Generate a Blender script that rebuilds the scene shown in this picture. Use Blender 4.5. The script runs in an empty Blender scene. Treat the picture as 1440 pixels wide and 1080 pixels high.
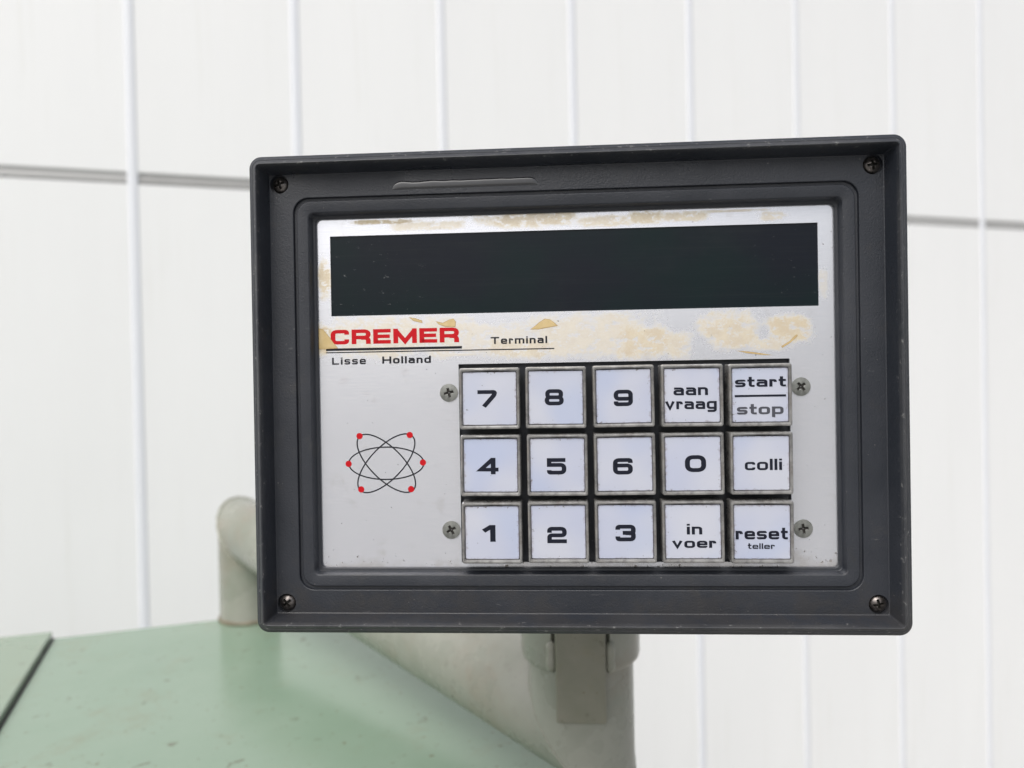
import bpy, bmesh, math, random
from mathutils import Vector, Matrix, noise
random.seed(7)
S = bpy.context.scene
COL = S.collection
MM = 0.001
# ------------------------------------------------------------------ camera
F = 1081.0                                    # focal length in photo pixels (1440 wide)
R_TC = Matrix(((0.99775595, -0.01632753, -0.0649344), (-0.01591243, -0.99984955, 0.00690477), (-0.06503737, -0.00585601, -0.99786565)))
T_TC = Vector((0.0414746, 0.0281650, 0.2862963))      # terminal face -> camera (x right, y down, z forward), metres
CAM = Vector((0.0, 0.0, 1.40))
g = Vector((0.021, 1.0, 0.011)).normalized()          # gravity seen from the camera
up_c = -g
fw_c = (Vector((0, 0, 1)) - up_c * up_c.z).normalized()
rt_c = fw_c.cross(up_c)
M_CW = Matrix((rt_c, fw_c, up_c))                     # camera coords -> world
cam = bpy.data.cameras.new('camera')
cam_o = bpy.data.objects.new('camera', cam)
COL.objects.link(cam_o)
R_cam = M_CW @ Matrix(((1, 0, 0), (0, -1, 0), (0, 0, -1)))
cam_o.matrix_world = Matrix.Translation(CAM) @ R_cam.to_4x4()
cam.sensor_fit = 'HORIZONTAL'
cam.sensor_width = 36.0
cam.lens = F / 1440.0 * 36.0
cam.clip_start = 0.01
cam.clip_end = 1500
cam.dof.use_dof = True
cam.dof.focus_distance = 0.281
cam.dof.aperture_fstop = 9.0
S.camera = cam_o
# ------------------------------------------------------------------ daylight, overcast
SUN_EL, SUN_AZ = math.radians(52), math.radians(206)  # azimuth clockwise from +Y: behind the camera
w = bpy.data.worlds.new('World')
S.world = w
w.use_nodes = True
wn = w.node_tree
wn.nodes.clear()
sky = wn.nodes.new('ShaderNodeTexSky')
sky.sky_type = 'NISHITA'
sky.sun_disc = False
sky.sun_elevation = SUN_EL
sky.sun_rotation = SUN_AZ
sky.dust_density = 6.0
sky.air_density = 1.0
sky.ozone_density = 1.0
hs = wn.nodes.new('ShaderNodeHueSaturation')
hs.inputs['Saturation'].default_value = 0.36         # cloud cover greys the blue
bg = wn.nodes.new('ShaderNodeBackground')
bg.inputs['Strength'].default_value = 0.15
wo = wn.nodes.new('ShaderNodeOutputWorld')
wn.links.new(sky.outputs[0], hs.inputs['Color'])
wn.links.new(hs.outputs[0], bg.inputs['Color'])
wn.links.new(bg.outputs[0], wo.inputs['Surface'])
sl = bpy.data.lights.new('sun', 'SUN')
sl.energy = 1.0
sl.angle = math.radians(60)
sl.color = (1.0, 0.98, 0.955)
so = bpy.data.objects.new('sun', sl)
COL.objects.link(so)
sd = Vector((math.sin(SUN_AZ) * math.cos(SUN_EL), math.cos(SUN_AZ) * math.cos(SUN_EL), math.sin(SUN_EL)))
so.rotation_euler = sd.to_track_quat('Z', 'Y').to_euler()
so.location = sd * 8
S.view_settings.view_transform = 'Standard'
S.view_settings.look = 'None'
S.view_settings.gamma = 1.0
S.view_settings.use_curve_mapping = False
S.view_settings.exposure = 0.04


def ray(px, py):
    return M_CW @ Vector(((px - 720) / F, (py - 540) / F, 1.0))


def at_depth(px, py, d):                              # point on the pixel's ray at horizontal distance d
    r = ray(px, py)
    return CAM + r * (d / r.y)


def at_height(px, py, z):
    r = ray(px, py)
    return CAM + r * ((z - CAM.z) / r.z)


def face(px, py, z=0.0):                              # pixel -> terminal face coords in mm at height z over the plate
    C = -(R_TC.transposed() @ T_TC)
    v = R_TC.transposed() @ Vector(((px - 720) / F, (py - 540) / F, 1.0))
    p = C + v * ((z * MM - C.z) / v.z)
    return Vector((p.x / MM, p.y / MM, z))


# ------------------------------------------------------------------ helpers
def new_obj(name, me, mat=None, parent=None, smooth=None):
    o = bpy.data.objects.new(name, me)
    COL.objects.link(o)
    if mat is not None and not me.materials:
        me.materials.append(mat)
    if parent is not None:
        o.parent = parent
    if smooth:
        for p in me.polygons:
            p.use_smooth = True
        if smooth is not True:
            me.set_sharp_from_angle(angle=math.radians(smooth))
    return o


def mesh_of(verts, faces, name='m'):
    me = bpy.data.meshes.new(name)
    me.from_pydata([tuple(v) for v in verts], [], faces)
    me.validate()
    me.update()
    return me


def bm_mesh(bm, name='m'):
    bmesh.ops.recalc_face_normals(bm, faces=bm.faces)
    me = bpy.data.meshes.new(name)
    bm.to_mesh(me)
    bm.free()
    return me


def box_mesh(c, s, bevel=0.0, seg=2, M=None):
    bm = bmesh.new()
    bmesh.ops.create_cube(bm, size=1.0)
    for v in bm.verts:
        v.co = Vector((v.co.x * s[0] + c[0], v.co.y * s[1] + c[1], v.co.z * s[2] + c[2]))
    if bevel > 0:
        bmesh.ops.bevel(bm, geom=list(bm.edges), offset=bevel, segments=seg, profile=0.5, affect='EDGES')
    if M is not None:
        bm.transform(M)
    return bm_mesh(bm)


def rrect(x0, x1, y0, y1, r, z, nc=6, ns=1):
    """closed rounded rectangle loop, always the same vertex count for the same nc, ns"""
    pts = []
    cs = [(x1 - r, y0 + r, -90), (x1 - r, y1 - r, 0), (x0 + r, y1 - r, 90), (x0 + r, y0 + r, 180)]
    for i, (cx, cy, a) in enumerate(cs):
        for k in range(nc + 1):
            t = math.radians(a + 90 * k / nc)
            pts.append(Vector((cx + r * math.cos(t), cy + r * math.sin(t), z)))
        nx, ny, na = cs[(i + 1) % 4]
        e = Vector((nx + r * math.cos(math.radians(na)), ny + r * math.sin(math.radians(na)), z))
        s = pts[-1].copy()
        for k in range(1, ns):
            pts.append(s.lerp(e, k / ns))
    return pts


def loft(rings, closed=False, cap0=False, cap1=False, scale=MM):
    n = len(rings[0])
    V = [p * scale for r in rings for p in r]
    Fc = []
    m = len(rings)
    for i in range(m if closed else m - 1):
        j = (i + 1) % m
        for k in range(n):
            l = (k + 1) % n
            Fc.append((i * n + k, i * n + l, j * n + l, j * n + k))
    if cap0:
        Fc.append(tuple(range(n))[::-1])
    if cap1:
        Fc.append(tuple((m - 1) * n + k for k in range(n)))
    bm = bmesh.new()
    vs = [bm.verts.new(v) for v in V]
    for f in Fc:
        bm.faces.new([vs[i] for i in f])
    return bm_mesh(bm)


def tag(o, label, cat, group=None, kind=None):
    if label: o['label'] = label
    if cat: o['category'] = cat
    if group: o['group'] = group
    if kind: o['kind'] = kind
    return o


def empty(name, loc=(0, 0, 0)):
    o = bpy.data.objects.new(name, None)
    o.empty_display_size = 0.05
    COL.objects.link(o)
    o.location = loc
    return o


# ------------------------------------------------------------------ material nodes
class Mat:
    def __init__(s, name):
        s.m = bpy.data.materials.new(name)
        s.m.use_nodes = True
        s.t = s.m.node_tree
        s.b = s.t.nodes['Principled BSDF']
        s.co = s.t.nodes.new('ShaderNodeTexCoord').outputs['Object']

    def set(s, **k):
        for a, v in k.items():
            i = s.b.inputs[a.replace('_', ' ')]
            if isinstance(v, bpy.types.NodeSocket): s.t.links.new(v, i)
            else: i.default_value = v if not (isinstance(v, tuple) and len(v) == 3) else (*v, 1)
        return s

    def link(s, v, i):
        if isinstance(v, bpy.types.NodeSocket): s.t.links.new(v, i)
        else: i.default_value = v if not (isinstance(v, tuple) and len(v) == 3 and i.type == 'RGBA') else (*v, 1)

    def math(s, op, a, b=0.0, c=0.0, clamp=False):
        n = s.t.nodes.new('ShaderNodeMath')
        n.operation = op
        n.use_clamp = clamp
        s.link(a, n.inputs[0]); s.link(b, n.inputs[1]); s.link(c, n.inputs[2])
        return n.outputs[0]

    def noise(s, scale, detail=4, rough=0.55, stretch=(1, 1, 1), off=(0, 0, 0), co=None, dist=0.0):
        mp = s.t.nodes.new('ShaderNodeMapping')
        mp.inputs['Scale'].default_value = stretch
        mp.inputs['Location'].default_value = off
        s.t.links.new(co or s.co, mp.inputs['Vector'])
        n = s.t.nodes.new('ShaderNodeTexNoise')
        n.inputs['Scale'].default_value = scale
        n.inputs['Detail'].default_value = detail
        n.inputs['Roughness'].default_value = rough
        n.inputs['Distortion'].default_value = dist
        s.t.links.new(mp.outputs[0], n.inputs['Vector'])
        return n.outputs['Fac']

    def voronoi(s, scale, feature='F1', stretch=(1, 1, 1)):
        mp = s.t.nodes.new('ShaderNodeMapping')
        mp.inputs['Scale'].default_value = stretch
        s.t.links.new(s.co, mp.inputs['Vector'])
        n = s.t.nodes.new('ShaderNodeTexVoronoi')
        n.feature = feature
        n.inputs['Scale'].default_value = scale
        s.t.links.new(mp.outputs[0], n.inputs['Vector'])
        return n.outputs['Distance']

    def step(s, v, lo, hi):
        n = s.t.nodes.new('ShaderNodeMapRange')
        n.interpolation_type = 'SMOOTHSTEP'
        s.link(v, n.inputs[0])
        n.inputs[1].default_value = lo; n.inputs[2].default_value = hi
        n.inputs[3].default_value = 0.0; n.inputs[4].default_value = 1.0
        return n.outputs[0]

    def remap(s, v, a, b, c, d):
        n = s.t.nodes.new('ShaderNodeMapRange')
        s.link(v, n.inputs[0])
        for i, x in zip((1, 2, 3, 4), (a, b, c, d)): n.inputs[i].default_value = x
        return n.outputs[0]

    def mix(s, f, a, b):
        n = s.t.nodes.new('ShaderNodeMix')
        n.data_type = 'RGBA'
        s.link(f, n.inputs[0]); s.link(a, n.inputs[6]); s.link(b, n.inputs[7])
        return n.outputs[2]

    def bump(s, h, strength=0.2, dist=0.001, normal=None):
        n = s.t.nodes.new('ShaderNodeBump')
        n.inputs['Strength'].default_value = strength
        n.inputs['Distance'].default_value = dist
        s.t.links.new(h, n.inputs['Height'])
        if normal is not None: s.t.links.new(normal, n.inputs['Normal'])
        return n.outputs[0]

    def xyz(s):
        n = s.t.nodes.new('ShaderNodeSeparateXYZ')
        s.t.links.new(s.co, n.inputs[0])
        return n.outputs

    def rnd(s):
        return s.t.nodes.new('ShaderNodeObjectInfo').outputs['Random']


def shell(name, base, rough, **k):
    m = Mat(name)
    m.set(Base_Color=base, Roughness=rough, **k)
    return m


# housing plastic: fine leather grain, scuffs, rubbed edges, sky light painted on the rim lip
def mat_housing():
    m = Mat('black_plastic')
    grain = m.noise(1500, 3, 0.6)
    soft = m.noise(28, 5, 0.6)
    scr = m.noise(160, 4, 0.7, stretch=(1, 0.16, 1), dist=1.2)
    scr2 = m.step(m.noise(330, 3, 0.7, stretch=(0.25, 1, 1), off=(3, 1, 2)), 0.70, 0.78)
    scr = m.math('MAXIMUM', m.step(scr, 0.70, 0.76), scr2)
    col = m.mix(m.step(soft, 0.35, 0.7), (0.0175, 0.021, 0.0285), (0.0265, 0.030, 0.0385))
    dust = m.math('MULTIPLY', m.step(m.noise(60, 6, 0.7, off=(5, 2, 0)), 0.55, 0.8), 0.45)
    col = m.mix(dust, col, (0.055, 0.052, 0.047))
    col = m.mix(m.math('MULTIPLY', scr, 0.5), col, (0.16, 0.16, 0.16))
    spk = m.step(m.noise(900, 1, 0.5, off=(9, 9, 9)), 0.78, 0.82)
    col = m.mix(m.math('MULTIPLY', spk, 0.5), col, (0.22, 0.21, 0.20))
    X, Y, Z = m.xyz()
    mud = m.math('MULTIPLY', m.step(m.math('ADD', m.math('MULTIPLY', m.noise(90, 6, 0.7, off=(4, 0, 7)), 0.9), m.math('MULTIPLY', m.step(Y, -0.035, -0.060), 0.22)), 0.52, 0.72), 0.28)
    col = m.mix(mud, col, (0.046, 0.040, 0.033))
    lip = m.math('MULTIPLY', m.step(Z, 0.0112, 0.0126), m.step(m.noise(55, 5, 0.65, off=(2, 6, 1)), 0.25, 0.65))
    col = m.mix(m.math('MULTIPLY', lip, 0.4), col, (0.085, 0.086, 0.088))  # lighter lip colour stands in for sky light caught by the rim
    nick = m.math('MULTIPLY', m.step(Z, 0.0100, 0.0120), m.step(m.noise(420, 4, 0.7, off=(6, 6, 1)), 0.60, 0.70))
    col = m.mix(m.math('MULTIPLY', nick, 0.6), col, (0.26, 0.26, 0.255))
    rough = m.remap(soft, 0.3, 0.7, 0.40, 0.56)
    damp = m.math('MULTIPLY', m.math('MULTIPLY', m.step(Y, 0.094, 0.099), m.step(m.noise(22, 3, 0.5, off=(3, 3, 3)), 0.38, 0.55)), m.step(Z, 0.009, 0.006))
    rough = m.math('SUBTRACT', rough, m.math('MULTIPLY', damp, 0.22))
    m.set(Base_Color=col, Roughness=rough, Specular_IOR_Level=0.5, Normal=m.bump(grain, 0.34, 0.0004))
    return m.m


def blob(m, x, y, cx, cy, rx, ry, n, k=1.2):
    """1 inside a ragged ellipse (mm), 0 outside"""
    dx = m.math('DIVIDE', m.math('SUBTRACT', x, cx * MM), rx * MM)
    dy = m.math('DIVIDE', m.math('SUBTRACT', y, cy * MM), ry * MM)
    d = m.math('POWER', m.math('ADD', m.math('POWER', m.math('ABSOLUTE', dx), 3.0), m.math('POWER', m.math('ABSOLUTE', dy), 3.0)), 0.333)
    return m.math('SUBTRACT', 1.0, m.math('ADD', d, m.math('MULTIPLY', m.math('SUBTRACT', n, 0.5), k)))


def mat_plate():
    m = Mat('brushed_aluminium')
    X, Y, Z = m.xyz()
    brush = m.noise(2600, 3, 0.7, stretch=(0.05, 1, 1))
    fine = m.noise(2600, 2, 0.5, stretch=(0.05, 1, 1))
    cloud = m.noise(25, 4, 0.6)
    base = m.mix(m.step(brush, 0.3, 0.7), (0.79, 0.81, 0.87), (0.84, 0.855, 0.91))
    base = m.mix(m.math('MULTIPLY', m.step(cloud, 0.4, 0.75), 0.25), base, (0.74, 0.755, 0.81))
    # old tape glue
    n1 = m.noise(110, 5, 0.6)
    n2 = m.noise(600, 5, 0.7, off=(3, 4, 0))
    nn = m.math('ADD', m.math('MULTIPLY', n1, 0.65), m.math('MULTIPLY', n2, 0.35))
    spots = [(540, 312, 50, 3.2, 0.95), (605, 317, 60, 6, 0.6), (748, 308, 80, 11, 0.8), (850, 311, 52, 8, 0.7), (905, 306, 28, 9, 0.85),
             (962, 304, 32, 7, 0.75), (1010, 297, 70, 1.8, 0.6), (1086, 304, 20, 7, 0.6), (457, 388, 9, 27, 0.9), (455, 480, 15, 24, 1.0),
             (560, 474, 112, 28, 0.62), (690, 478, 60, 24, 0.5), (735, 488, 52, 15, 0.75), (800, 472, 56, 30, 0.6), (868, 470, 50, 30, 0.6),
             (905, 480, 42, 24, 0.85), (950, 484, 24, 18, 0.7), (1030, 464, 42, 26, 0.8), (1108, 463, 30, 18, 0.9), (1080, 484, 30, 9, 0.7),
             (1157, 398, 6, 18, 0.35), (640, 499, 45, 2.5, 0.5)]
    acc = 0.0
    for px_, py_, rx, ry, st in spots:
        c_ = face(px_, py_)
        d = blob(m, X, Y, c_.x, c_.y, rx * 0.30, ry * 0.30, nn, 2.3)
        acc = m.math('MAXIMUM', acc, m.math('MULTIPLY', m.step(d, -0.10, 0.45), st))
    flakes = m.step(m.noise(330, 6, 0.72, off=(1, 7, 0), stretch=(0.7, 1, 1)), 0.50, 0.62)
    grain = m.remap(m.noise(1300, 3, 0.6, off=(5, 5, 5)), 0.3, 0.7, 0.82, 1.0)
    acc = m.math('MULTIPLY', m.math('MULTIPLY', acc, grain), m.math('SUBTRACT', 1.0, m.math('MULTIPLY', flakes, 0.75)))
    tone = m.step(m.math('ADD', m.math('MULTIPLY', acc, 0.45), m.math('MULTIPLY', m.noise(180, 5, 0.65, off=(8, 1, 0)), 0.6)), 0.45, 0.75)
    glue = m.mix(tone, (0.68, 0.55, 0.245), (0.52, 0.37, 0.11))
    acc = m.math('MULTIPLY', acc, 0.74)
    col = m.mix(acc, base, glue)
    # dirt specks, denser low down where splashes settle
    sp = m.noise(620, 2, 0.5, off=(2, 2, 5))
    low = m.math('MULTIPLY', m.step(Y, -0.030, -0.041), 0.09)
    right = m.math('MULTIPLY', m.step(X, 0.060, 0.076), 0.035)
    spk = m.step(m.math('ADD', m.math('ADD', sp, low), right), 0.735, 0.775)
    col = m.mix(m.math('MULTIPLY', spk, 0.8), col, (0.09, 0.075, 0.06))
    haze = m.math('MULTIPLY', m.step(m.math('ADD', m.noise(90, 5, 0.6, off=(4, 4, 4)), m.math('MULTIPLY', low, 2.2)), 0.58, 0.80), 0.35)
    col = m.mix(haze, col, (0.47, 0.42, 0.35))
    met = m.math('MULTIPLY', m.math('SUBTRACT', 1.0, m.math('MAXIMUM', acc, m.math('MULTIPLY', spk, 0.8))), 0.78)
    rough = m.math('ADD', 0.27, m.math('MULTIPLY', acc, 0.25))
    nb = m.bump(brush, 0.06, 0.0002)
    nb = m.bump(m.math('MULTIPLY', acc, n1), 0.15, 0.0003, nb)
    m.set(Base_Color=col, Metallic=met, Roughness=rough, Normal=nb)
    return m.m


def mat_display():
    m = Mat('smoked_acrylic')
    X, Y, Z = m.xyz()
    c = m.mix(m.step(m.noise(16, 3, 0.5), 0.40, 0.60), (0.0065, 0.009, 0.0150), (0.0045, 0.0125, 0.0145))
    sc = m.step(m.noise(520, 5, 0.75, stretch=(0.6, 1, 1), off=(2, 0, 0)), 0.64, 0.70)
    where = m.math('ADD', m.step(X, -0.060, -0.105), m.math('MULTIPLY', m.step(X, 0.040, 0.072), 0.5))
    sc = m.math('MULTIPLY', m.math('MULTIPLY', sc, where), 0.5)
    smear = m.math('MULTIPLY', m.step(m.noise(35, 5, 0.65, stretch=(0.5, 1, 1), off=(7, 0, 2)), 0.5, 0.8), 0.6)
    lines = m.step(m.noise(1300, 2, 0.5, stretch=(0.02, 1, 1)), 0.5, 0.8)
    c = m.mix(m.math('MULTIPLY', lines, 0.25), c, (0.016, 0.021, 0.024))
    c = m.mix(smear, c, (0.017, 0.021, 0.023))
    c = m.mix(sc, c, (0.3, 0.31, 0.32))
    m.set(Base_Color=c, Roughness=m.remap(m.noise(40, 4), 0.3, 0.7, 0.16, 0.26), Specular_IOR_Level=0.22, Normal=m.bump(m.noise(60, 2), 0.02, 0.0005))
    return m.m


def mat_rim():
    m = Mat('clear_cap_plastic')
    n = m.noise(260, 5, 0.7, stretch=(1, 1, 0.4))
    r = m.rnd()
    c = m.mix(m.step(n, 0.3, 0.65), (0.15, 0.148, 0.145), (0.31, 0.307, 0.30))
    c = m.mix(m.math('MULTIPLY', m.step(m.noise(90, 4, 0.6, off=(1, 1, 1)), 0.5, 0.7), 0.35), c, (0.20, 0.165, 0.13))
    m.set(Base_Color=c, Roughness=0.13, Metallic=0.25, Specular_IOR_Level=0.8, Normal=m.bump(n, 0.15, 0.0003))
    return m.m


def mat_window():
    m = Mat('white_key_acrylic')
    oi = m.rnd()
    # every key gets its own blotches
    cb = m.t.nodes.new('ShaderNodeCombineXYZ')
    for i in range(3): m.t.links.new(m.math('MULTIPLY', oi, 7.0 + 3 * i), cb.inputs[i])
    va = m.t.nodes.new('ShaderNodeVectorMath')
    va.operation = 'ADD'
    m.t.links.new(m.co, va.inputs[0]); m.t.links.new(cb.outputs[0], va.inputs[1])
    co = va.outputs[0]
    X, Y, Z = m.xyz()
    cloud = m.noise(48, 1, 0.4, co=co)
    base = m.mix(m.step(cloud, 0.28, 0.72), (0.455, 0.488, 0.61), (0.525, 0.545, 0.62))
    base = m.mix(m.math('MULTIPLY', m.step(m.noise(40, 1, 0.4, co=co, off=(4, 3, 1)), 0.50, 0.72), 0.6), base, (0.40, 0.462, 0.63))
    # grime that gathered along the border of the window
    ax = m.math('ABSOLUTE', X); ay = m.math('ABSOLUTE', Y)
    ed = m.math('MAXIMUM', ax, ay)
    g1 = m.math('ADD', m.remap(ed, 0.0086, 0.0099, 0.0, 0.30), m.noise(520, 5, 0.72, co=co))
    gr = m.step(g1, 0.64, 0.88)
    base = m.mix(m.math('MULTIPLY', gr, 0.6), base, (0.27, 0.24, 0.265))
    spk = m.step(m.math('ADD', m.noise(900, 2, 0.5, co=co), m.remap(ed, 0.007, 0.0098, 0.0, 0.09)), 0.755, 0.79)
    base = m.mix(m.math('MULTIPLY', spk, 0.7), base, (0.10, 0.08, 0.07))
    m.set(Base_Color=base, Roughness=0.35, Specular_IOR_Level=0.4, Coat_Weight=0.6, Coat_Roughness=0.06, Normal=m.bump(m.noise(120, 3, co=co), 0.05, 0.0005))
    return m.m


def mat_metal(name, c0, c1, rough, metallic=0.9, scale=500):
    m = Mat(name)
    n = m.noise(scale, 4, 0.65)
    m.set(Base_Color=m.mix(m.step(n, 0.35, 0.65), c0, c1), Metallic=metallic, Roughness=m.remap(n, 0.3, 0.7, rough - 0.08, rough + 0.1), Normal=m.bump(n, 0.15, 0.0002))
    return m.m


def mat_print(name, c, wear=0.5):
    m = Mat(name)
    n = m.step(m.noise(900, 5, 0.75), 0.60, 0.75)
    m.set(Base_Color=m.mix(m.math('MULTIPLY', n, wear), c, tuple(0.6 * a + 0.05 for a in c)), Roughness=0.5, Specular_IOR_Level=0.15)
    return m.m


def mat_paint(name, c0, c1, rust=0.0, rough=0.35, scale=6, spots=55, dirt=(0.10, 0.085, 0.05)):
    m = Mat(name)
    n = m.noise(scale, 5, 0.6)
    c = m.mix(m.step(n, 0.3, 0.7), c0, c1)
    s1 = m.step(m.noise(spots * 1.3, 4, 0.6, stretch=(1, 1, 1), off=(2, 5, 1), dist=0.4), 0.625, 0.74)
    s2 = m.step(m.noise(spots * 3.2, 2, 0.5, off=(7, 5, 3)), 0.68, 0.77)
    s3 = m.math('MULTIPLY', m.step(m.noise(scale * 3, 6, 0.7, off=(1, 5, 9), dist=0.5), 0.52, 0.75), 0.35)
    c = m.mix(m.math('MULTIPLY', s3, rust), c, (0.22, 0.20, 0.12))
    c = m.mix(m.math('MULTIPLY', s1, 0.75 * rust), c, dirt)
    c = m.mix(m.math('MULTIPLY', s2, 0.7 * rust), c, (0.14, 0.10, 0.05))
    m.set(Base_Color=c, Roughness=m.remap(n, 0.3, 0.7, rough - 0.06, rough + 0.1), Normal=m.bump(m.noise(scale * 40, 3), 0.06, 0.001))
    return m.m


def mat_wall(name, c0, c1, streak=0.3):
    m = Mat(name)
    X, Y, Z = m.xyz()
    oi = m.rnd()
    n = m.noise(3.0, 5, 0.6, stretch=(1, 1, 0.15))
    f = m.noise(40, 5, 0.65, stretch=(1, 1, 0.04))
    c = m.mix(m.step(n, 0.3, 0.7), c0, c1)
    c = m.mix(m.math('MULTIPLY', m.step(f, 0.55, 0.8), streak), c, (0.66, 0.66, 0.60))
    c = m.mix(m.math('MULTIPLY', oi, 0.25), c, (0.82, 0.832, 0.832))
    m.set(Base_Color=c, Roughness=0.42, Normal=m.bump(m.noise(5, 2), 0.05, 0.01))
    return m.m


def mat_ground():
    m = Mat('concrete')
    n = m.noise(1.5, 8, 0.65); f = m.noise(60, 5, 0.7)
    c = m.mix(m.step(n, 0.3, 0.7), (0.27, 0.27, 0.26), (0.36, 0.355, 0.34))
    c = m.mix(m.math('MULTIPLY', m.step(f, 0.5, 0.7), 0.4), c, (0.22, 0.22, 0.21))
    m.set(Base_Color=c, Roughness=0.85, Normal=m.bump(f, 0.3, 0.004))
    return m.m


def mat_tube():
    m = Mat('grey_green_tube_paint')
    n = m.noise(9, 5, 0.6)
    c = m.mix(m.step(n, 0.3, 0.7), (0.215, 0.235, 0.19), (0.34, 0.34, 0.30))
    bl = m.step(m.noise(14, 6, 0.65, off=(3, 1, 4)), 0.50, 0.72)
    c = m.mix(m.math('MULTIPLY', bl, 0.55), c, (0.27, 0.215, 0.165))
    d = m.step(m.noise(120, 5, 0.7, off=(1, 8, 2)), 0.56, 0.74)
    c = m.mix(m.math('MULTIPLY', d, 0.28), c, (0.13, 0.115, 0.085))
    m.set(Base_Color=c, Roughness=m.remap(n, 0.3, 0.7, 0.20, 0.34), Normal=m.bump(m.noise(90, 4), 0.10, 0.001))
    return m.m


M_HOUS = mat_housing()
M_PLATE = mat_plate()
M_DISP = mat_display()
M_RIM = mat_rim()
M_WIN = mat_window()
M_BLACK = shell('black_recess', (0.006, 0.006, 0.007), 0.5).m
M_SCREW_D = mat_metal('darkened_steel', (0.10, 0.09, 0.085), (0.24, 0.22, 0.21), 0.33, 0.9)
M_SCREW_Z = mat_metal('zinc_screw', (0.20, 0.208, 0.195), (0.31, 0.318, 0.30), 0.40, 0.75)
M_CROSS_SHADE = shell('cross_shade', (0.022, 0.020, 0.017), 0.55).m  # near-black colour for the shade inside the screw crosses
M_FLAKE = mat_paint('dried_glue', (0.56, 0.42, 0.19), (0.62, 0.48, 0.25), 0.3, 0.4, 300, 900)
M_FLAKE_E = mat_paint('glue_edge', (0.36, 0.215, 0.06), (0.55, 0.40, 0.18), 0.3, 0.4, 400, 900)
M_INK_W = mat_print('worn_ink', (0.075, 0.078, 0.095), 0.5)
M_INK = mat_print('black_ink', (0.016, 0.017, 0.022))
M_INKK = mat_print('key_ink', (0.012, 0.014, 0.024), 0.35)
M_RED = mat_print('red_ink', (0.50, 0.009, 0.015), 0.1)
M_GREEN = mat_paint('light_green_machine_paint', (0.225, 0.318, 0.236), (0.255, 0.342, 0.264), 1.0, 0.17)
M_GREEN2 = mat_paint('faded_green_paint', (0.25, 0.325, 0.245), (0.28, 0.35, 0.27), 1.0, 0.28)
M_TUBE = mat_tube()
M_BAR = mat_paint('grimy_bar_paint', (0.18, 0.185, 0.14), (0.235, 0.23, 0.185), 0.8, 0.42, 25, 160)
M_WELD = mat_paint('weld_bead_paint', (0.25, 0.26, 0.21), (0.34, 0.34, 0.29), 0.6, 0.35, 60, 200)
M_RUST = mat_paint('rusty_joint', (0.14, 0.12, 0.08), (0.24, 0.21, 0.15), 1.0, 0.6, 30, 120)
M_WALL = mat_wall('white_wall_panel', (0.84, 0.853, 0.856), (0.87, 0.882, 0.885))
M_BATTEN = mat_wall('white_batten', (0.76, 0.785, 0.835), (0.79, 0.815, 0.86), 0.1)
M_RAIL = mat_wall('grey_flashing', (0.29, 0.29, 0.285), (0.34, 0.34, 0.335), 0.2)
M_GROUND = mat_ground()
M_WATER = shell('water_film', (0.014, 0.016, 0.021), 0.05, Specular_IOR_Level=0.5, Coat_Weight=1.0, Coat_Roughness=0.02).m

# ------------------------------------------------------------------ setting: ground
gm = mesh_of([(-400, -400, 0), (400, -400, 0), (400, 400, 0), (-400, 400, 0)], [(0, 1, 2, 3)])
tag(new_obj('ground', gm, M_GROUND), None, None, kind='structure')

# ------------------------------------------------------------------ white panel wall
YAW = math.radians(18.0)
Z0 = 1.72
wd = Vector((math.cos(YAW), math.sin(YAW), 0))         # along the wall, receding to the right
wnrm = Vector((math.sin(YAW), -math.cos(YAW), 0))      # towards the camera
o0 = at_depth(180, 0, Z0); o0.z = 0


def on_wall(px, py):
    r = ray(px, py)
    t = (o0 - CAM).dot(wnrm) / r.dot(wnrm)
    return CAM + r * t


PITCH = (on_wall(1377, 0) - on_wall(180, 0)).dot(wd) / 7.0
sA, sB = on_wall(0, 244), on_wall(1440, 316)
ZS = 0.5 * (sA.z + sB.z)
wall = empty('panel_wall', o0)
wall.rotation_euler = (0, 0, YAW)                      # local x along the wall, local -y towards the camera
tag(wall, 'white panelled wall with vertical battens and a grey horizontal seam', 'wall')
K0, K1 = -8, 26
GAP = 0.0125


def panel_mesh(z0, z1):
    return box_mesh((PITCH / 2, 0.02, (z0 + z1) / 2), (PITCH - 0.004, 0.04, z1 - z0), 0.002, 1)


low_me, high_me = panel_mesh(0.0, ZS - GAP), panel_mesh(ZS + GAP, 3.4)
# batten: rounded rib
prof = [(-0.0115, 0.0), (-0.0105, -0.0016), (-0.0078, -0.0030), (-0.0035, -0.0036), (0.0035, -0.0036), (0.0078, -0.0030), (0.0105, -0.0016), (0.0115, 0.0)]
bv = [(x, y, z) for z in (0.0, 3.4) for x, y in prof]
n = len(prof)
bf = [(i, (i + 1) % n, n + (i + 1) % n, n + i) for i in range(n)] + [tuple(range(n))[::-1], tuple(range(n, 2 * n))]
bat_me = mesh_of(bv, bf)
for p in bat_me.polygons: p.use_smooth = True
bat_me.set_sharp_from_angle(angle=math.radians(50))
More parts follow.
